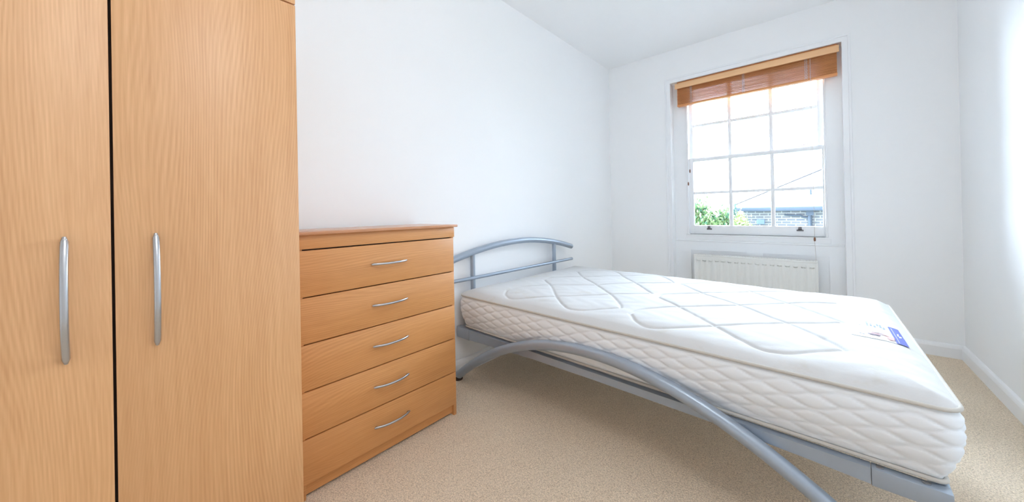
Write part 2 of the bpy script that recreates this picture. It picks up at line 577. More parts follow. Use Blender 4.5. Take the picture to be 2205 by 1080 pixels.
# lower sash: plane nearer the room
ys0, ys1 = YP + 0.012, YP + 0.052
gl_y = YP + 0.034
ls = empty('lower_sash', (0, 0, 0)); ls.parent = win
mb = MB()
mb.box(SX0 + 0.009, LGL, ys0, ys1, ZS, 1.480, bev=0.005)
mb.box(LGR + 0.010, SX1 - 0.009, ys0, ys1, ZS, 1.480, bev=0.005)
mb.box(LGL - 0.003, LGR + 0.013, ys0 + 0.0006, ys1 - 0.0006, ZS + 0.001, 0.836, bev=0.003)
mb.box(LGL - 0.003, LGR + 0.013, ys0 + 0.0006, ys1 - 0.0006, 1.447, 1.479, bev=0.003)
W(mb, 'sash_frame', M['gloss'], ls)
mb = MB()
for xb in (B1, B2):
    mb.box(xb - 0.0135, xb + 0.0135, ys0 + 0.004, ys1 - 0.002, 0.83, 1.45, bev=0.006)
mb.box(LGL - 0.002, LGR + 0.012, ys0 + 0.0052, ys1 - 0.0032, 1.133, 1.158, bev=0.005)
W(mb, 'glazing_bars', M['gloss'], ls)
W(MB().box(LGL - 0.005, LGR + 0.015, gl_y - 0.001, gl_y + 0.001, 0.83, 1.45), 'glass_pane', M['glass'], ls, smooth=None)
for i, xl in enumerate((-0.768, -0.112)):
    t = MB()
    t.box(xl - 0.022, xl + 0.022, ys0 - 0.006, ys0 + 0.001, 0.797, 0.810, bev=0.003)
    pts = [(0, -0.004, 0), (0, -0.012, 0.002), (0, -0.019, 0.010), (0, -0.020, 0.020), (0, -0.014, 0.026)]
    n = 5
    for sgn in (-1, 1):
        pass
    V, F = [], []
    for (dx, dy, dz) in pts:
        w = 0.013 - dz * 0.12
        V += [(xl - w, ys0 + dy, 0.804 + dz), (xl + w, ys0 + dy, 0.804 + dz)]
    for (dx, dy, dz) in pts:
        w = 0.013 - dz * 0.12
        V += [(xl - w, ys0 + dy + 0.003, 0.804 + dz + 0.002), (xl + w, ys0 + dy + 0.003, 0.804 + dz + 0.002)]
    for k in range(n - 1):
        F.append((2 * k, 2 * k + 1, 2 * k + 3, 2 * k + 2))
        F.append((2 * n + 2 * k, 2 * n + 2 * k + 2, 2 * n + 2 * k + 3, 2 * n + 2 * k + 1))
        F.append((2 * k, 2 * k + 2, 2 * n + 2 * k + 2, 2 * n + 2 * k))
        F.append((2 * k + 1, 2 * n + 2 * k + 1, 2 * n + 2 * k + 3, 2 * k + 3))
    F.append((0, 2 * n, 2 * n + 1, 1)); F.append((2 * n - 2, 2 * n - 1, 4 * n - 1, 4 * n - 2))
    t.raw(V, F)
    W(t, 'sash_lift', M['lift'], ls, label='small dark metal hook lift')
# upper sash: further out
yu0, yu1 = YP + 0.056, YP + 0.096
us = empty('upper_sash', (0, 0, 0)); us.parent = win
UL, UR = -0.906, 0.008
mb = MB()
mb.box(SX0 + 0.009, UL, yu0, yu1, 1.447, 2.15, bev=0.004)
mb.box(UR, SX1 - 0.009, yu0, yu1, 1.447, 2.15, bev=0.004)
mb.box(UL - 0.003, UR + 0.003, yu0 + 0.0006, yu1 - 0.0006, 1.452, 1.490, bev=0.003)
mb.box(UL - 0.003, UR + 0.003, yu0 + 0.0006, yu1 - 0.0006, 2.105, 2.149, bev=0.003)
W(mb, 'sash_frame', M['gloss'], us)
mb = MB()
for xb in (B1 - 0.006, B2 - 0.006):
    mb.box(xb - 0.0135, xb + 0.0135, yu0 + 0.004, yu1 - 0.002, 1.48, 2.11, bev=0.006)
mb.box(UL - 0.002, UR + 0.002, yu0 + 0.0052, yu1 - 0.0032, 1.788, 1.813, bev=0.005)
W(mb, 'glazing_bars', M['gloss'], us)
W(MB().box(UL - 0.005, UR + 0.005, yu0 + 0.021, yu0 + 0.023, 1.48, 2.11), 'glass_pane', M['glass'], us, smooth=None)

# panelling under the window: frame with two sunk panels
mb = MB()
PX = [(-0.925, -0.475), (-0.362, 0.062)]
zt = 0.602
mb.box(OX0, PX[0][0], YP - 0.006, YP + 0.1, 0, 0.684)
mb.box(PX[0][1], PX[1][0], YP - 0.006, YP + 0.1, 0, 0.684)
mb.box(PX[1][1], OX1, YP - 0.006, YP + 0.1, 0, 0.684)
for (a0, a1) in PX:
    mb.box(a0, a1, YP - 0.006, YP + 0.1, zt, 0.684)
    mb.box(a0, a1, YP - 0.006, YP + 0.1, 0, 0.12)
    mb.box(a0, a1, YP + 0.006, YP + 0.1, 0.12, zt)
mb.build('trim_2', M['gloss'], None, kind='structure')

# ------------------------------------------------------------------ unseen globe lamp, added to fill the room with light
def opal():
    mt, nt, bs = new_mat('fill_globe_glow')
    bs.inputs['Base Color'].default_value = (0.95, 0.95, 0.95, 1)
    bs.inputs['Emission Color'].default_value = (0.94, 0.97, 1.0, 1)
    bs.inputs['Emission Strength'].default_value = FILL_GLOW
    return mt
M['opal'] = opal()
def fill_globe(x, y, z, r, label):
    lt = empty('fill_globe', (x, y, ZC), label=label, category='fill light')
    MB().lathe([(0, 0), (0.05, 0), (0.045, -0.025), (0.0, -0.03)], (0, 0, 0), 32).build('fill_rose', M['gloss'], lt, smooth=40)
    MB().cyl((0, 0, -0.02), (0, 0, z - ZC + r), 0.004, 10).build('cord', M['gloss'], lt, smooth=60)
    MB().lathe([(0, 0.055), (0.022, 0.05), (0.022, 0.0), (0.03, -0.012), (0, -0.012)], (0, 0, z - ZC + r), 24).build('fill_holder', M['gloss'], lt, smooth=40)
    prof = [(r * math.sin(a), r * math.cos(a)) for a in [math.pi * k / 24 for k in range(25)]]
    MB().lathe(prof, (0, 0, z - ZC), 48).build('fill_ball', M['opal'], lt, smooth=180)
fill_globe(0.12, 0.35, 2.26, 0.16, 'added unseen globe giving fill light from the ceiling')

# ------------------------------------------------------------------ wardrobe
WXF = -1.200
wd = empty('wardrobe', (WXF, -0.006, 0), label='tall beech wardrobe with two doors and long bow handles', category='wardrobe')
WY0, WY1, WZT = -0.377, 0.377, 1.648
DB = -0.46                              # back of the carcass (local x)
bx('side_panel', M['beech_v'], wd, DB, -0.019, WY1 - 0.018, WY1, 0, 1.74, bev=0.001)
bx('side_panel', M['beech_v'], wd, DB, -0.019, WY0, WY0 + 0.018, 0, 1.74, bev=0.001)
bx('top_panel', M['beech_h'], wd, DB, 0.012, WY0 - 0.012, WY1 + 0.012, 1.7405, 1.7625, bev=0.003)
bx('top_rail', M['beech_v'], wd, -0.018, 0, WY0, WY1, WZT + 0.004, 1.740, bev=0.0012)
bx('back_panel', M['beech_v'], wd, DB, DB + 0.006, WY0 + 0.018, WY1 - 0.018, 0.07, 1.74)
bx('plinth', M['beech_h'], wd, -0.045, -0.027, WY0 + 0.018, WY1 - 0.018, 0, 0.072)
bx('inner_shelf', M['dark'], wd, DB + 0.01, -0.022, WY0 + 0.019, WY1 - 0.019, 1.62, 1.64)  # unseen board coloured as the shade inside the wardrobe
bx('gap_shade_backing', M['dark'], wd, -0.03, -0.0205, -0.02, 0.02, 0.07, 1.70)  # dark strip painted as the shade between the doors

def bow(length, proj, w, th, axis):
    """bow handle in local coords: mounted on plane x=0, projecting +x, along axis ('Z' or 'Y'), centre at origin"""
    N = 28
    V, F = [], []
    n = 12
    for i in range(N + 1):
        t = -1 + 2 * i / N
        s = t * length / 2
        px = proj * (1 - abs(t) ** 2.4) + 0.004
        slope = -proj * 2.4 * abs(t) ** 1.4 * (1 if t > 0 else -1) / (length / 2)
        tx, ts = slope, 1.0
        L = math.hypot(tx, ts); tx, ts = tx / L, ts / L
        nx, ns = ts, -tx
        k_end = min(1.0, (1 - abs(t)) * 14 + 0.55)
        for k in range(n):
            a = 2 * math.pi * k / n
            c, q = math.cos(a), math.sin(a)
            c = math.copysign(abs(c) ** 0.75, c); q = math.copysign(abs(q) ** 0.75, q)
            ow = w / 2 * c * k_end
            on = th / 2 * q
            X = px + nx * on
            S = s + ns * on
            V.append((X, ow, S) if axis == 'Z' else (X, S, ow))
    for i in range(N):
        for k in range(n):
            k2 = (k + 1) % n
            F.append((i * n + k, i * n + k2, (i + 1) * n + k2, (i + 1) * n + k))
    F.append(tuple(range(n))); F.append(tuple(N * n + k for k in range(n)))
    mb = MB(); mb.raw(V, F)
    for sg in (-1, 1):
        e = sg * (length / 2 - 0.008)
        if axis == 'Z':
            mb.box(0, 0.012, -w * 0.34, w * 0.34, e - 0.007, e + 0.007, bev=0.003)
        else:
            mb.box(0, 0.010, e - 0.005, e + 0.005, -w * 0.34, w * 0.34, bev=0.002)
    return mb

doorL = bx('door', M['beech_v'], wd, -0.018, 0, WY0, -0.0024, 0.074, WZT, bev=0.0012)
doorR = bx('door', M['beech_v'], wd, -0.018, 0, 0.0024, WY1, 0.074, WZT, bev=0.0012)
for dr, yy in ((doorL, -0.067), (doorR, 0.068)):
    h = bow(0.264, 0.030, 0.0125, 0.010, 'Z').build('handle', M['nickel'], dr, smooth=60, label='long curved satin silver handle')
    h.location = (0, yy, 0.832)

# ------------------------------------------------------------------ chest of drawers
CXF = -1.365
ch = empty('chest_of_drawers', (CXF, 0.76, 0), label='low beech chest of five drawers beside the tall wardrobe', category='chest of drawers')
CY0, CY1 = -0.345, 0.349
CB = -0.295
bx('side_panel', M['beech_h'], ch, CB, -0.004, CY1 - 0.016, CY1, 0, 0.931, bev=0.001)
bx('side_panel', M['beech_h'], ch, CB, -0.004, CY0, CY0 + 0.016, 0, 0.931, bev=0.001)
bx('back_panel', M['beech_h'], ch, CB, CB + 0.005, CY0 + 0.016, CY1 - 0.016, 0.03, 0.931)
bx('top_panel', M['beech_edge'], ch, CB - 0.01, 0.016, CY0 - 0.012, CY1 + 0.014, 0.9312, 0.9435, bev=0.003)
bx('top_rail', M['beech_h'], ch, -0.016, 0.0, CY0, CY1 + 0.003, 0.8815, 0.931, bev=0.001)
bx('plinth', M['beech_h'], ch, -0.034, -0.018, CY0 + 0.016, CY1 - 0.0165, 0.010, 0.056)
bx('gap_shade_backing', M['dark'], ch, -0.03, -0.0175, CY0 + 0.0165, CY1 - 0.0165, 0.058, 0.925)  # dark sheet behind the drawers, painted as shade in their gaps
zz = [0.8785, 0.7105, 0.5445, 0.379, 0.2135, 0.0535]
for i in range(5):
    dw = bx('drawer', M['beech_h'], ch, -0.016, 0.0, CY0, CY1 - 0.003, zz[i + 1] + 0.0022, zz[i] - 0.0022, bev=0.001)
    h = bow(0.160, 0.021, 0.0095, 0.008, 'Y').build('handle', M['nickel'], dw, smooth=60, label='small curved satin silver handle')
    h.location = (0, 0.001, (zz[i] + zz[i + 1]) / 2 + 0.0035)

# ------------------------------------------------------------------ bed frame
TH = math.radians(2.1)
BO = (-1.640, 1.375, 0)
bed = empty('bed_frame', BO, -TH, label='silver-blue metal bed frame with arched side tubes under the bare mattress', category='bed')
FV = 1.12
def arc_pts(f, a, b, n):
    return [f(a + (b - a) * i / n) for i in range(n + 1)]
bm_ = M['bedmetal']
HC = 0.56
MB().tube(arc_pts(lambda v: (-0.027, v, 0.789 - 0.098 * (abs(v - HC) / 0.68) ** 1.95), HC - 0.68, HC + 0.68, 40), 0.021, 20).build('headboard_rail', bm_, bed, smooth=60)
MB().tube([(-0.014, HC - 0.68, 0.586), (-0.014, HC + 0.67, 0.586)], 0.0115, 16).build('headboard_crossbar', bm_, bed, smooth=60)
for v in (HC - 0.434, HC + 0.434):
    MB().tube([(-0.029, v, 0.20), (-0.029, v, 0.752)], 0.0155, 18).build('headboard_post', bm_, bed, smooth=60)
for v0, v1 in ((0.0, 0.03), (FV - 0.03, FV)):
    prof = [(0.0755, 0.247), (0.30, 0.258), (0.55, 0.268), (0.90, 0.274), (1.40, 0.274), (1.60, 0.268), (1.7345, 0.262)]
    npf = len(prof)
    V = [(u, v, z) for v in (v0, v1) for (u, z) in prof] + [(u, v, 0.3045) for v in (v0, v1) for (u, z) in prof]
    F = []
    for k in range(npf - 1):
        F += [(k, k + 1, npf + k + 1, npf + k), (2 * npf + k, 3 * npf + k, 3 * npf + k + 1, 2 * npf + k + 1),
              (k, 2 * npf + k, 2 * npf + k + 1, k + 1), (npf + k, npf + k + 1, 3 * npf + k + 1, 3 * npf + k)]
    F += [(0, npf, 3 * npf, 2 * npf), (npf - 1, 3 * npf - 1, 4 * npf - 1, 2 * npf - 1)][:1] + [(npf - 1, 3 * npf - 1, 4 * npf - 1, 2 * npf - 1)][:0]
    F.append((npf - 1, 2 * npf - 1, 4 * npf - 1, 3 * npf - 1))
    r_ = MB().raw(V, F).build('side_rail', bm_, bed, smooth=40)
    for (u0, u1, zb) in ((-0.04, 0.0745, 0.243), (1.7355, 1.873, 0.259)):
        MB().box(u0, u1, v0 - 0.001, v1 + 0.001, zb, 0.3055, bev=0.002).build('corner_bracket', bm_, r_, smooth=40)
    for ub in (1.752, 1.832):
        MB().cyl((ub, (v0 + v1) / 2, 0.304), (ub, (v0 + v1) / 2, 0.3085), 0.008, 16).build('bolt_head', M['nickel'], r_, smooth=40)
MB().box(-0.030, 0.0, 0.03, FV - 0.03, 0.25, 0.3045, bev=0.002).build('head_rail', bm_, bed, smooth=40)
MB().box(1.843, 1.873, 0.03, FV - 0.03, 0.262, 0.3045, bev=0.002).build('foot_rail', bm_, bed, smooth=40)
MB().box(0.93 - 0.015, 0.93 + 0.015, 0.03, FV - 0.03, 0.275, 0.3045, bev=0.002).build('cross_rail', bm_, bed, smooth=40)
MB().box(0.012, 1.843, HC - 0.015, HC + 0.015, 0.25, 0.274, bev=0.002).build('centre_rail', bm_, bed, smooth=40)
ARC_U, ARC_H = 0.925, 0.930
for v, s in ((-0.024, 1), (FV + 0.024, -1)):
    f = lambda u: (u, v, 0.398 - 0.376 * (abs(u - ARC_U) / ARC_H) ** 2.06)
    lg = MB().tube(arc_pts(f, ARC_U - ARC_H, ARC_U + ARC_H, 56), 0.0235, 24).build('arched_leg', bm_, bed, smooth=60)
    for u in (ARC_U - ARC_H, ARC_U + ARC_H):
        p = f(u)
        MB().lathe([(0.0, 0.0), (0.026, 0.0), (0.028, 0.006), (0.026, 0.022), (0.0, 0.024)], (p[0] , v, 0), 20).build('rubber_foot', M['dark'], lg, smooth=50)

# ------------------------------------------------------------------ mattress
ML, MWD, MR = 1.873, 1.22, 0.045
QN = [(-1.645, 1.366), (0.252, 1.306), (0.252, 2.518), (-1.600, 2.612)]   # near head, near foot, far foot, far head
MO = (-0.70, 1.95, 0.305)
mat_e = empty('mattress', MO, label='white quilted mattress lying bare on the metal bed frame', category='mattress')
def mmap(a, b):
    """mattress coords (a along 0..ML, b across 0..MWD) arrays -> world x,y"""
    s, t = np.asarray(a) / ML, np.asarray(b) / MWD
    x = (1 - s) * (1 - t) * QN[0][0] + s * (1 - t) * QN[1][0] + s * t * QN[2][0] + (1 - s) * t * QN[3][0]
    y = (1 - s) * (1 - t) * QN[0][1] + s * (1 - t) * QN[1][1] + s * t * QN[2][1] + (1 - s) * t * QN[3][1]
    return x, y
K = [[(.015, .17), (.085, .09), (.185, .08), (.355, .23), (.565, .44), (.745, .61)],
     [(.005, .97), (.105, 1.11), (.245, 1.15), (.385, .99), (.585, .79), (.745, .61)],
     [(.015, .17), (.035, .28), (.145, .43), (.365, .62), (.545, .82), (.745, .98)],
     [(.005, .55), (.015, .65), (.165, .80), (.355, .98), (.565, 1.17), (.675, 1.08), (.745, .98)],
     [(.005, .55), (.165, .42), (.345, .23), (.495, .10), (.565, .09), (.625, .12), (.735, .23)],
     [(.005, .97), (.185, .78), (.375, .63), (.575, .44), (.695, .30), (.735, .23)]]
segs = []
for u0 in (0.235, 0.985):
    for k in K:
        pts = catmull([(u0 + u * 0.945, v * 0.95 - 0.005) for (u, v) in k], 10)
        for p, q in zip(pts[:-1], pts[1:]):
            if q[0] > 0.02 and p[0] > 0.02:
                segs.append((p[0], p[1], q[0], q[1]))
segs = np.array(segs)
def groove_dist(A, B):
    P = np.stack([A.ravel(), B.ravel()], 1)
    best = np.full(len(P), 9.0)
    for (x0, y0, x1, y1) in segs:
        sel = np.where((P[:, 0] > min(x0, x1) - .13) & (P[:, 0] < max(x0, x1) + .13) & (P[:, 1] > min(y0, y1) - .13) & (P[:, 1] < max(y0, y1) + .13))[0]
        if not len(sel):
            continue
        d = np.array([x1 - x0, y1 - y0]); L2 = d @ d + 1e-12
        t = np.clip(((P[sel, 0] - x0) * d[0] + (P[sel, 1] - y0) * d[1]) / L2, 0, 1)
        dd = np.hypot(P[sel, 0] - x0 - t * d[0], P[sel, 1] - y0 - t * d[1])
        best[sel] = np.minimum(best[sel], dd)
    return best.reshape(A.shape)
ZPIPE = 0.505
def clampround(A, B, r):
    """pull points of the corners onto the rounded outline"""
    cx_ = np.clip(A, r, ML - r); cy_ = np.clip(B, r, MWD - r)
    dx, dy = A - cx_, B - cy_
    dd = np.hypot(dx, dy)
    # square corner -> disc map
    mx = np.maximum(np.abs(dx), np.abs(dy))
    k = np.where(dd > 1e-9, mx / np.maximum(dd, 1e-9), 1.0)
    return cx_ + dx * k, cy_ + dy * k, mx
def topz(A, B):
    A2, B2 = np.asarray(A, float), np.asarray(B, float)
    de = np.minimum(np.minimum(A2, ML - A2), np.minimum(B2, MWD - B2))
    g = groove_dist(A2, B2)
    crown = 0.037 * (1 - np.exp(-np.maximum(de, 0) / 0.055)) 
    fade = np.clip(de / 0.04, 0, 1)
    pil = -0.0052 * np.exp(-(g / 0.0062) ** 2) + 0.0055 * (1 - np.exp(-g / 0.035))
    wob = 0.0022 * (np.sin(A2 * 9.1 + 1.3 * np.sin(B2 * 7)) * np.sin(B2 * 11.3 + A2 * 3)) + 0.0010 * np.sin(A2 * 43 + np.sin(B2 * 31) * 2) * np.sin(B2 * 37)
    return ZPIPE + crown + fade * (pil + wob)
nu, nv = 420, 280
au = np.linspace(0, ML, nu); bv = np.linspace(0, MWD, nv)
A, B = np.meshgrid(au, bv, indexing='ij')
A2, B2, _ = clampround(A, B, MR)
Z = topz(A, B)
X, Y = mmap(A2, B2)
mb = MB()
mb.grid([(x - MO[0], y - MO[1], z - MO[2]) for x, y, z in zip(X.ravel(), Y.ravel(), Z.ravel())], nu, nv)
mb.build('quilted_top', M['fabric'], mat_e, smooth=180)

def perim(inset, n_per_m=130):
    """closed outline of the rounded rectangle, inset inwards; returns a, b, normal arrays, arc length"""
    r = MR - inset
    pts = []
    Ls, Ws = ML - 2 * MR, MWD - 2 * MR
    def line(p, q, nrm):
        n = max(2, int(math.hypot(q[0] - p[0], q[1] - p[1]) * n_per_m))
        for i in range(n):
            t = i / n
            pts.append((p[0] + (q[0] - p[0]) * t, p[1] + (q[1] - p[1]) * t, nrm[0], nrm[1]))
    def arc(c, a0):
        n = 18
        for i in range(n):
            a = a0 + math.pi / 2 * i / n
            pts.append((c[0] + r * math.cos(a), c[1] + r * math.sin(a), math.cos(a), math.sin(a)))
    line((MR, inset), (ML - MR, inset), (0, -1)); arc((ML - MR, MR), -math.pi / 2)
    line((ML - inset, MR), (ML - inset, MWD - MR), (1, 0)); arc((ML - MR, MWD - MR), 0)
    line((ML - MR, MWD - inset), (MR, MWD - inset), (0, 1)); arc((MR, MWD - MR), math.pi / 2)
    line((inset, MWD - MR), (inset, MR), (-1, 0)); arc((MR, MR), math.pi)
    return np.array(pts)
per = perim(0.0)
NP = len(per)
arcl = np.concatenate([[0], np.cumsum(np.hypot(np.diff(per[:, 0]), np.diff(per[:, 1])))])
SPER = 0.127
total = arcl[-1] + 0.007
SPER = total / round(total / SPER)
rows = 46
ZB = 0.318
V, F = [], []
for j in range(rows + 1):
    t = j / rows
    z = ZB + (ZPIPE - 0.004 - ZB) * t
    w = (z - ZB)
    prof = -0.030 * (1 - t) ** 2.2 + 0.010 * math.sin(math.pi * t) - 0.006 * max(0, t - 0.92) / 0.08
    S = 0.0215
    kk = (w - 0.004) / S
    dmin = np.full(NP, 9.0)
    for k in range(-1, 11):
        lw = 0.004 + k * S + 0.5 * S * 0.92 * np.sin(2 * np.pi * arcl / SPER + k * math.pi) + 0.003 * np.sin(arcl * 9 + k)
        sl = 0.5 * S * 0.92 * 2 * np.pi / SPER * np.cos(2 * np.pi * arcl / SPER + k * math.pi)
        dmin = np.minimum(dmin, np.abs(w - lw) / np.sqrt(1 + sl ** 2))
    fade = min(1, t / 0.06, (1 - t) / 0.10)
    q = fade * (-0.0030 * np.exp(-(dmin / 0.0035) ** 2) + 0.0030 * (1 - np.exp(-dmin / 0.009)))
    off = prof + q
    a = per[:, 0] + per[:, 2] * off
    b_ = per[:, 1] + per[:, 3] * off
    x, y = mmap(a, b_)
    for i in range(NP):
        V.append((x[i] - MO[0], y[i] - MO[1], z - MO[2]))
for j in range(rows):
    for i in range(NP):
        i2 = (i + 1) % NP
        F.append((j * NP + i, j * NP + i2, (j + 1) * NP + i2, (j + 1) * NP + i))
mb = MB(); mb.raw(V, F)
mb.build('side_border', M['border'], mat_e, smooth=180)
# rolled bottom edge and underside
V, F = [], []
ring = [(0.028, ZB + 0.002), (0.030, 0.312), (0.034, 0.3075), (0.045, 0.3062), (0.07, 0.3062)]
for ins, z in ring:
    a = per[:, 0] - per[:, 2] * ins; b_ = per[:, 1] - per[:, 3] * ins
    x, y = mmap(a, b_)
    V += [(x[i] - MO[0], y[i] - MO[1], z - MO[2]) for i in range(NP)]
for j in range(len(ring) - 1):
    for i in range(NP):
        i2 = (i + 1) % NP
        F.append((j * NP + i, j * NP + i2, (j + 1) * NP + i2, (j + 1) * NP + i))
F.append(tuple((len(ring) - 1) * NP + i for i in range(NP)))
mb = MB(); mb.raw(V, F)
mb.build('underside', M['border'], mat_e, smooth=60)
def piping(ins, z, r):
    sub = per[::3]
    a = sub[:, 0] - sub[:, 2] * ins; b_ = sub[:, 1] - sub[:, 3] * ins
    x, y = mmap(a, b_)
    return MB().tube([(x[i] - MO[0], y[i] - MO[1], z - MO[2]) for i in range(len(sub))], r, 10, closed=True)
piping(0.000, ZPIPE, 0.0052).build('piping', M['piping'], mat_e, smooth=180)
piping(0.024, 0.3165, 0.0055).build('piping', M['piping'], mat_e, smooth=180)

# printed cloth label sewn near the foot end: white patch, blue band, small print and a pink picture
def mpatch(uv, lift, name, mat, parent, n=10):
    """patch from 4 corner (a,b) coords following the mattress top"""
    P = []
    for i in range(n + 1):
        for j in range(n + 1):
            s, t = i / n, j / n
            a = (1 - s) * (1 - t) * uv[0][0] + s * (1 - t) * uv[1][0] + s * t * uv[2][0] + (1 - s) * t * uv[3][0]
            b_ = (1 - s) * (1 - t) * uv[0][1] + s * (1 - t) * uv[1][1] + s * t * uv[2][1] + (1 - s) * t * uv[3][1]
            P.append((a, b_))
    A_ = np.array([p[0] for p in P]); B_ = np.array([p[1] for p in P])
    z = topz(A_, B_) + lift
    x, y = mmap(A_, B_)
    mb = MB()
    mb.grid([(x[k] - MO[0], y[k] - MO[1], z[k] - MO[2]) for k in range(len(P))], n + 1, n + 1)
    return mb.build(name, mat, parent, smooth=180, fix=False)
LA0, LA1, LB0, LB1 = 1.702, 1.838, 0.398, 0.632
M['label_white'] = plain('label_white_cloth', (0.88, 0.88, 0.89), 0.6)
M['label_blue'] = plain('label_blue_print', (0.12, 0.15, 0.50), 0.6)
M['label_teal'] = plain('label_teal_print', (0.16, 0.24, 0.38), 0.6)
M['label_grey'] = plain('label_grey_print', (0.55, 0.56, 0.62), 0.6)
M['label_pink'] = plain('label_pink_print', (0.78, 0.45, 0.42), 0.6)
M['label_dark'] = plain('label_dark_print', (0.16, 0.10, 0.14), 0.6)
lab = mpatch([(LA0, LB0), (LA1, LB0), (LA1, LB1), (LA0, LB1)], 0.0013, 'sewn_label', M['label_white'], mat_e, n=14)
lab['label'] = 'white cloth label with blue band and pink picture'
def lq(pts, name, mat, lift=0.0032, n=4, **tags):
    o = mpatch(pts, lift, name, mat, lab, n=n)
    return clean(o, **tags)
def lr(a0, a1, b0, b1, name, mat, lift=0.0032, n=3):
    return lq([(a0, b0), (a1, b0), (a1, b1), (a0, b1)], name, mat, lift, n)
lr(1.811, 1.838, 0.398, 0.620, 'blue_band', M['label_blue'], n=8)
lq([(1.8165, 0.405), (1.8185, 0.405), (1.8185, 0.60), (1.8165, 0.60)], 'band_print', M['label_grey'], 0.0042, n=6)
lq([(1.825, 0.475), (1.8325, 0.490), (1.8325, 0.507), (1.826, 0.500)], 'band_print', M['label_white'], 0.0042)
lq([(1.823, 0.500), (1.827, 0.502), (1.829, 0.535), (1.8255, 0.532)], 'band_print', M['label_white'], 0.0042)
# two short columns of small print (too small to read in the photograph)
rng = random.Random(4)
for (a0, b0, b1) in ((1.752, 0.566, 0.622), (1.7615, 0.572, 0.604), (1.771, 0.563, 0.586), (1.7795, 0.590, 0.624), (1.787, 0.568, 0.612), (1.7945, 0.556, 0.580)):
    bb = b0
    while bb < b1 - 0.004:
        w = rng.uniform(0.005, 0.012)
        lr(a0, a0 + 0.0055, bb, min(bb + w, b1), 'small_print', M['label_teal'], 0.0036, n=2)
        bb += w + 0.0035
for (a0, b0, b1) in ((1.722, 0.575, 0.615), (1.730, 0.565, 0.60), (1.724, 0.43, 0.45), (1.732, 0.425, 0.455)):
    lr(a0, a0 + 0.0055, b0, b1, 'small_print', M['label_grey'], 0.0036, n=2)
# reclining figure picture as soft shapes: dark sweep, pink arm and shoulder
lq([(1.742, 0.452), (1.752, 0.438), (1.776, 0.437), (1.779, 0.452)], 'picture', M['label_dark'], 0.0034)
lq([(1.746, 0.462), (1.776, 0.453), (1.780, 0.468), (1.758, 0.472)], 'picture', M['label_pink'], 0.0038)
lq([(1.752, 0.472), (1.785, 0.480), (1.792, 0.476), (1.772, 0.464)], 'picture', M['label_dark'], 0.0043)
lq([(1.780, 0.468), (1.790, 0.478), (1.811, 0.462), (1.805, 0.448)], 'picture', M['label_pink'], 0.0038)
lq([(1.790, 0.448), (1.811, 0.452), (1.808, 0.420), (1.797, 0.412)], 'picture', M['label_pink'], 0.0040)

# ------------------------------------------------------------------ radiator
RX0, RX1, RZ0, RZ1 = -0.880, -0.006, 0.11, 0.572
RYF, RYB = 3.562, 3.650
rad = empty('radiator', ((RX0 + RX1) / 2, RYB, RZ0), label='cream panel radiator with ribbed front under the window', category='radiator')
def Rd(mb, name, mat, smooth=40, parent=None, **t):
    o = rad.location
    bmesh.ops.translate(mb.bm, verts=mb.bm.verts[:], vec=(-o.x, -o.y, -o.z))
    return mb.build(name, mat, parent or rad, smooth=smooth, **t)
NR = 17
xs = np.linspace(RX0 + 0.012, RX1 - 0.012, NR * 16 + 1)
zs = [RZ0 + 0.012, RZ0 + 0.03, RZ0 + 0.05, 0.30, 0.45, 0.490, 0.505, 0.5115, 0.5125, 0.5205, 0.5215, 0.545, 0.560]
kz = [0, 0, 1, 1, 1, 1, 1, 0.9, 0.9, 0.6, 0, 0, 0]
pz = [0, 0, 0, 0, 0, 0, 0, 0, 1, 1, 0, 0, 0]
P = []
pitch = (RX1 - RX0 - 0.024) / NR
for x in xs:
    ph = ((x - xs[0]) / pitch) % 1.0
    d = abs(ph - 0.5) * 2            # 0 in the middle of a channel, 1 between channels
    groove = 0.5 + 0.5 * math.cos(math.pi * min(1.0, d * 1.1))
    pocket = 1.0 if d < 0.42 else 0.0
    for z, k, p in zip(zs, kz, pz):
        P.append((x, RYF + 0.0055 * groove * k + 0.012 * pocket * p, z))
mb = MB()
mb.grid(P, len(xs), len(zs))
V = []
Rd(mb, 'front_panel', M['radiator'], smooth=30)
mb = MB()
mb.box(RX0, RX0 + 0.0125, RYF - 0.002, RYB - 0.015, RZ0, RZ1 - 0.006, bev=0.003)
Rd(mb, 'side_cover', M['radiator'])
mb = MB()
mb.box(RX1 - 0.0125, RX1, RYF - 0.002, RYB - 0.015, RZ0, RZ1 - 0.006, bev=0.003)
Rd(mb, 'side_cover', M['radiator'])
mb = MB()
mb.box(RX0 + 0.001, RX1 - 0.001, RYF - 0.003, RYF + 0.014, 0.556, RZ1, bev=0.005)
mb.box(RX0 + 0.001, RX1 - 0.001, RYB - 0.03, RYB - 0.015, 0.556, RZ1, bev=0.004)
n_b = 44
for i in range(n_b):
    x = RX0 + 0.02 + (RX1 - RX0 - 0.04) * i / (n_b - 1)
    mb.box(x - 0.003, x + 0.003, RYF + 0.012, RYB - 0.028, 0.562, RZ1 - 0.003)
Rd(mb, 'top_grille', M['radiator'])
mb = MB(); mb.box(RX0 + 0.012, RX1 - 0.012, RYB - 0.034, RYB - 0.018, RZ0 + 0.01, 0.556)
Rd(mb, 'rear_panel', M['radiator'])
for xb in (RX0 + 0.15, RX1 - 0.15):
    mb = MB(); mb.box(xb - 0.015, xb + 0.015, RYB - 0.02, YP + 0.008, 0.15, 0.52)
    Rd(mb, 'wall_bracket', M['radiator'])
for xb in (RX0 + 0.03, RX1 - 0.03):
    mb = MB()
    mb.cyl((xb, RYB - 0.045, RZ0 + 0.012), (xb, RYB - 0.045, 0.0), 0.0075, 14)
    mb.cyl((xb, RYB - 0.045, RZ0 - 0.05), (xb, RYB - 0.045, RZ0 - 0.015), 0.014, 14)
    Rd(mb, 'feed_pipe', M['nickel'])

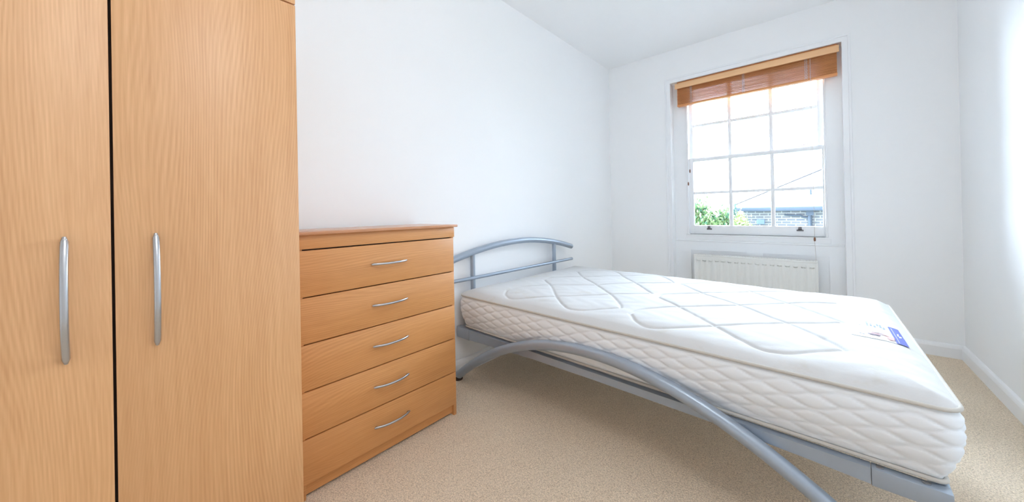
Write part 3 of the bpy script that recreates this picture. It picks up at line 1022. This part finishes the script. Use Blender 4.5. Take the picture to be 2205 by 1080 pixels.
# ------------------------------------------------------------------ wooden venetian blind, drawn up
BX0, BX1 = -1.016, 0.134
blind = empty('venetian_blind', ((BX0 + BX1) / 2, 3.60, OZ1), label='honey wooden venetian blind drawn up at the window head', category='blind')
def Bl(mb, name, mat, smooth=35, parent=None, **t):
    o = blind.location
    bmesh.ops.translate(mb.bm, verts=mb.bm.verts[:], vec=(-o.x, -o.y, -o.z))
    return mb.build(name, mat, parent or blind, smooth=smooth, **t)
Bl(MB().box(BX0, BX1 + 0.004, 3.560, 3.5725, 2.146, 2.197, bev=0.003), 'valance', M['valance'])
Bl(MB().box(BX0 + 0.012, BX1 - 0.006, 3.588, 3.640, 2.160, OZ1 - 0.001, bev=0.002), 'head_rail', M['slat'])
mb = MB()
ns = 21
rr = random.Random(2)
z = 2.153
for i in range(ns):
    dz = (2.153 - 2.006) / (ns - 1)
    zc = 2.153 - i * dz
    jy = rr.uniform(-0.0014, 0.0014)
    tilt = rr.uniform(-0.02, 0.03)
    t = Matrix.Translation((0, 3.612 + jy, zc)) @ Matrix.Rotation(tilt, 4, 'X')
    mb.box(BX0 + 0.014, BX1 - 0.008, -0.0255, 0.0255, -0.0016, 0.0016, mat=t)
Bl(mb, 'slats', M['slat'])
Bl(MB().box(BX0 + 0.012, BX1 - 0.006, 3.586, 3.638, 1.984, 2.000, bev=0.003), 'bottom_rail', M['slat'])
for xc in (-0.880, -0.465, -0.052):
    mb = MB()
    for s, dx in ((0, -0.006), (1, 0.006)):
        pts = []
        for i in range(22):
            zc = 2.155 - i * (2.155 - 1.990) / 21
            pts.append((xc + dx + 0.0025 * math.sin(i * 2.1 + s), 3.5835 - 0.002 * (i % 2), zc))
        mb.tube(pts, 0.0012, 6)
    for i in range(0, 20):
        zc = 2.150 - i * 0.0078
        mb.tube([(xc - 0.006, 3.583, zc), (xc + 0.006, 3.583, zc - 0.003)], 0.0009, 5)
    Bl(mb, 'ladder_cord', M['cord'])
# lift cord on the right, its toggle, end resting on the radiator top
mb = MB()
mb.tube([(-0.027, 3.578, 2.15), (-0.025, 3.575, 1.6), (-0.0235, 3.572, 1.1), (-0.0225, 3.572, 0.75)], 0.0013, 6)
mb.tube([(-0.0225, 3.572, 0.73), (-0.020, 3.5725, 0.66), (-0.0155, 3.574, 0.574)], 0.0013, 6)
lc = Bl(mb, 'lift_cord', M['cord'])
mb = MB(); mb.tube([(0, 0, 0.757), (0, 0, 0.752), (0, 0, 0.736), (0, 0, 0.727)], [0.004, 0.0062, 0.007, 0.0045], 14)
bmesh.ops.translate(mb.bm, verts=mb.bm.verts[:], vec=(-0.0225, 3.572, 0))
Bl(mb, 'toggle', M['toggle'], smooth=60, parent=lc)
# tilt cords on the left with two toggles
for xc, zt_, yy in ((-0.922, 1.236, 3.600), (-0.905, 1.355, 3.594)):
    tcd = Bl(MB().tube([(xc, yy, 2.15), (xc + 0.001, yy, 1.8), (xc, yy, zt_)], 0.0011, 6), 'tilt_cord', M['cord'])
    mb = MB(); mb.tube([(xc, yy, zt_ + 0.014), (xc, yy, zt_ + 0.008), (xc, yy, zt_ - 0.008), (xc, yy, zt_ - 0.018)], [0.0035, 0.0055, 0.0062, 0.004], 14)
    Bl(mb, 'toggle', M['toggle'], smooth=60, parent=tcd)

# ------------------------------------------------------------------ outside: ground, brick house, trees
GZ = -3.2
structure('ground', MB().box(-40, 40, 4.5, 70, GZ - 0.2, GZ), M['ground'])
HY = 14.0
hx0, hx1, EZ = -2.02, 7.0, 1.02
ho = empty('house', (hx0, HY, GZ), label='brick house with pale hipped roof seen through the window', category='house')
def Ho(mb, name, mat, smooth=None, parent=None, **t):
    o = ho.location
    bmesh.ops.translate(mb.bm, verts=mb.bm.verts[:], vec=(-o.x, -o.y, -o.z))
    return mb.build(name, mat, parent or ho, smooth=smooth, **t)
HD = 7.0
Ho(MB().box(hx0 + 0.12, hx1, HY, HY + HD, GZ, EZ), 'wall', M['brick'])
ov, sl = 0.22, 0.52
rx0, ry0 = hx0 - ov, HY - ov
ry1 = HY + HD + ov
half = (ry1 - ry0) / 2
RZ = EZ + half * sl
V = [(rx0, ry0, EZ), (hx1 + ov, ry0, EZ), (hx1 + ov, ry1, EZ), (rx0, ry1, EZ), (rx0 + half, ry0 + half, RZ), (hx1 + ov, ry0 + half, RZ),
     (rx0, ry0, EZ - 0.03), (hx1 + ov, ry0, EZ - 0.03), (hx1 + ov, ry1, EZ - 0.03), (rx0, ry1, EZ - 0.03)]
F = [(0, 1, 5, 4), (0, 4, 3), (3, 4, 5, 2), (1, 2, 5), (0, 6, 7, 1), (1, 7, 8, 2), (2, 8, 9, 3), (3, 9, 6, 0), (6, 9, 8, 7)]
rf = Ho(MB().raw(V, F), 'roof', M['roof'])
Ho(MB().tube([(rx0, ry0, EZ + 0.01), (rx0 + half, ry0 + half, RZ + 0.02)], 0.018, 8), 'hip_ridge', M['hip'], parent=rf)
Ho(MB().box(rx0 - 0.02, hx1, ry0 - 0.03, ry0 + 0.05, EZ - 0.16, EZ - 0.03, bev=0.02), 'gutter', M['fascia'], smooth=40)
mb = MB()
mb.cyl((-0.185, HY - 0.06, EZ - 0.1), (-0.185, HY - 0.06, GZ), 0.05, 12)
mb.box(-0.27, -0.10, HY - 0.14, HY + 0.01, 0.72, 0.99)
Ho(mb, 'downpipe', M['fascia'], smooth=40)
mb = MB()
mb.tube([(-0.80, HY - 0.05, 0.745), (-0.6, HY - 0.05, 0.715), (-0.4, HY - 0.05, 0.715), (-0.33, HY - 0.05, 0.66), (-0.185, HY - 0.06, 0.64)], 0.028, 8)
Ho(mb, 'overflow_pipe', M['fascia'], smooth=60)
Ho(MB().box(-1.52, -1.31, HY - 0.10, HY + 0.01, 0.44, 0.60, bev=0.01), 'meter_box', plain('blue_grey_box', (0.14, 0.2, 0.34), 0.6), smooth=40)
Ho(MB().cyl((-0.165, HY + 0.45, EZ + 0.15), (-0.165, HY + 0.45, 1.62), 0.03, 10), 'vent_pipe', M['fascia'], smooth=40, parent=rf)
cm = Ho(MB().box(-0.74, 0.50, 16.8, 17.6, 1.3, 2.93).box(-0.78, 0.54, 16.76, 17.64, 2.93, 3.02), 'chimney', M['chimneybrick'])
def aerial(mb, x, y, z0, z1):
    mb.cyl((x, y, z0), (x, y, z1), 0.02, 8)
    mb.cyl((x - 0.16, y, z1 - 0.03), (x + 0.16, y, z1 + 0.02), 0.024, 8)
    for k in (-0.14, -0.07, 0.0, 0.07, 0.14):
        mb.cyl((x + k, y - 0.12, z1 + k * 0.15), (x + k, y + 0.12, z1 + k * 0.15), 0.010, 6)
mb = MB(); aerial(mb, -0.58, 17.1, 3.0, 3.26); aerial(mb, -0.36, 17.2, 3.0, 3.33)
Ho(mb, 'roof_aerial', plain('aerial_metal', (0.16, 0.12, 0.13), 0.5), parent=cm)

def tree(name, c, rad_, nleaf, size, stops, seed, label, category, trunk=0.09, group=None):
    rg = random.Random(seed)
    t = empty(name, (c[0], c[1], GZ), label=label, category=category, group=group)
    mb = MB()
    V, F = [], []
    h = c[2] - GZ
    clumps = []
    for i in range(44):
        d = Vector((rg.gauss(0, 1), rg.gauss(0, 1), rg.gauss(0, 1))).normalized() * rg.uniform(0.35, 1.0) ** 0.5
        clumps.append((Vector((d.x * rad_[0], d.y * rad_[1], d.z * rad_[2])), rg.uniform(0.22, 0.42)))
    for i in range(nleaf):
        cc, cr_ = rg.choice(clumps)
        p = cc + Vector((rg.gauss(0, 1) * rad_[0], rg.gauss(0, 1) * rad_[1], rg.gauss(0, 1) * rad_[2])) * cr_ * 0.55 + Vector((0, 0, h))
        q = Euler((rg.uniform(0, 6.28), rg.uniform(0, 6.28), rg.uniform(0, 6.28))).to_matrix()
        s = size * rg.uniform(0.6, 1.4)
        k = len(V)
        for (a, b_, z_) in ((-1, 0, 0), (-0.2, 0.5, 0.12), (0.7, 0.35, 0.1), (1.1, 0, 0), (0.7, -0.35, 0.1), (-0.2, -0.5, 0.12)):
            V.append(p + q @ Vector((a * s, b_ * s, z_ * s)))
        F.append((k, k + 1, k + 2, k + 3)); F.append((k, k + 3, k + 4, k + 5))
    mb.raw(V, F)
    mb.build('crown', leaf_mat(name + '_leaves', stops), t, fix=False)
    tm = MB().tube([(0, 0, 0), (0.04, 0.02, h * 0.4), (0, 0, h * 0.9)], [trunk, trunk * 0.8, trunk * 0.3], 10)
    for k in range(6):
        a = k * 1.05
        tm.tube([(0, 0, h * 0.6), (math.cos(a) * rad_[0] * 0.4, math.sin(a) * rad_[1] * 0.4, h * 0.85), (math.cos(a) * rad_[0] * 0.7, math.sin(a) * rad_[1] * 0.7, h * 1.05)], [trunk * 0.5, trunk * 0.3, trunk * 0.1], 8)
    tm.build('trunk', M['bark'], t, smooth=60)
    return t
GREEN = [(0.0, (0.02, 0.09, 0.06)), (0.25, (0.07, 0.20, 0.09)), (0.5, (0.15, 0.25, 0.08)), (1.0, (0.32, 0.38, 0.22))]
BLUEG = [(0.0, (0.05, 0.13, 0.13)), (0.5, (0.14, 0.25, 0.22)), (1.0, (0.34, 0.42, 0.36))]
LIME = [(0.0, (0.14, 0.22, 0.06)), (0.5, (0.34, 0.42, 0.14)), (1.0, (0.5, 0.52, 0.34))]
tree('leafy_tree', (-2.24, 10.3, 0.42), (0.52, 0.5, 0.80), 9000, 0.044, GREEN, 3, 'bright green leafy tree left of the brick house', 'tree')
tree('slender_tree', (-2.20, 13.4, 0.35), (0.22, 0.25, 0.85), 1500, 0.045, BLUEG, 5, 'narrow blue green tree at the corner of the brick house', 'tree', trunk=0.05)
tree('garden_shrub', (-1.82, 12.6, 0.30), (0.32, 0.3, 0.48), 1500, 0.04, LIME, 8, 'lime green shrub in front of the brick house wall', 'shrub', trunk=0.05)
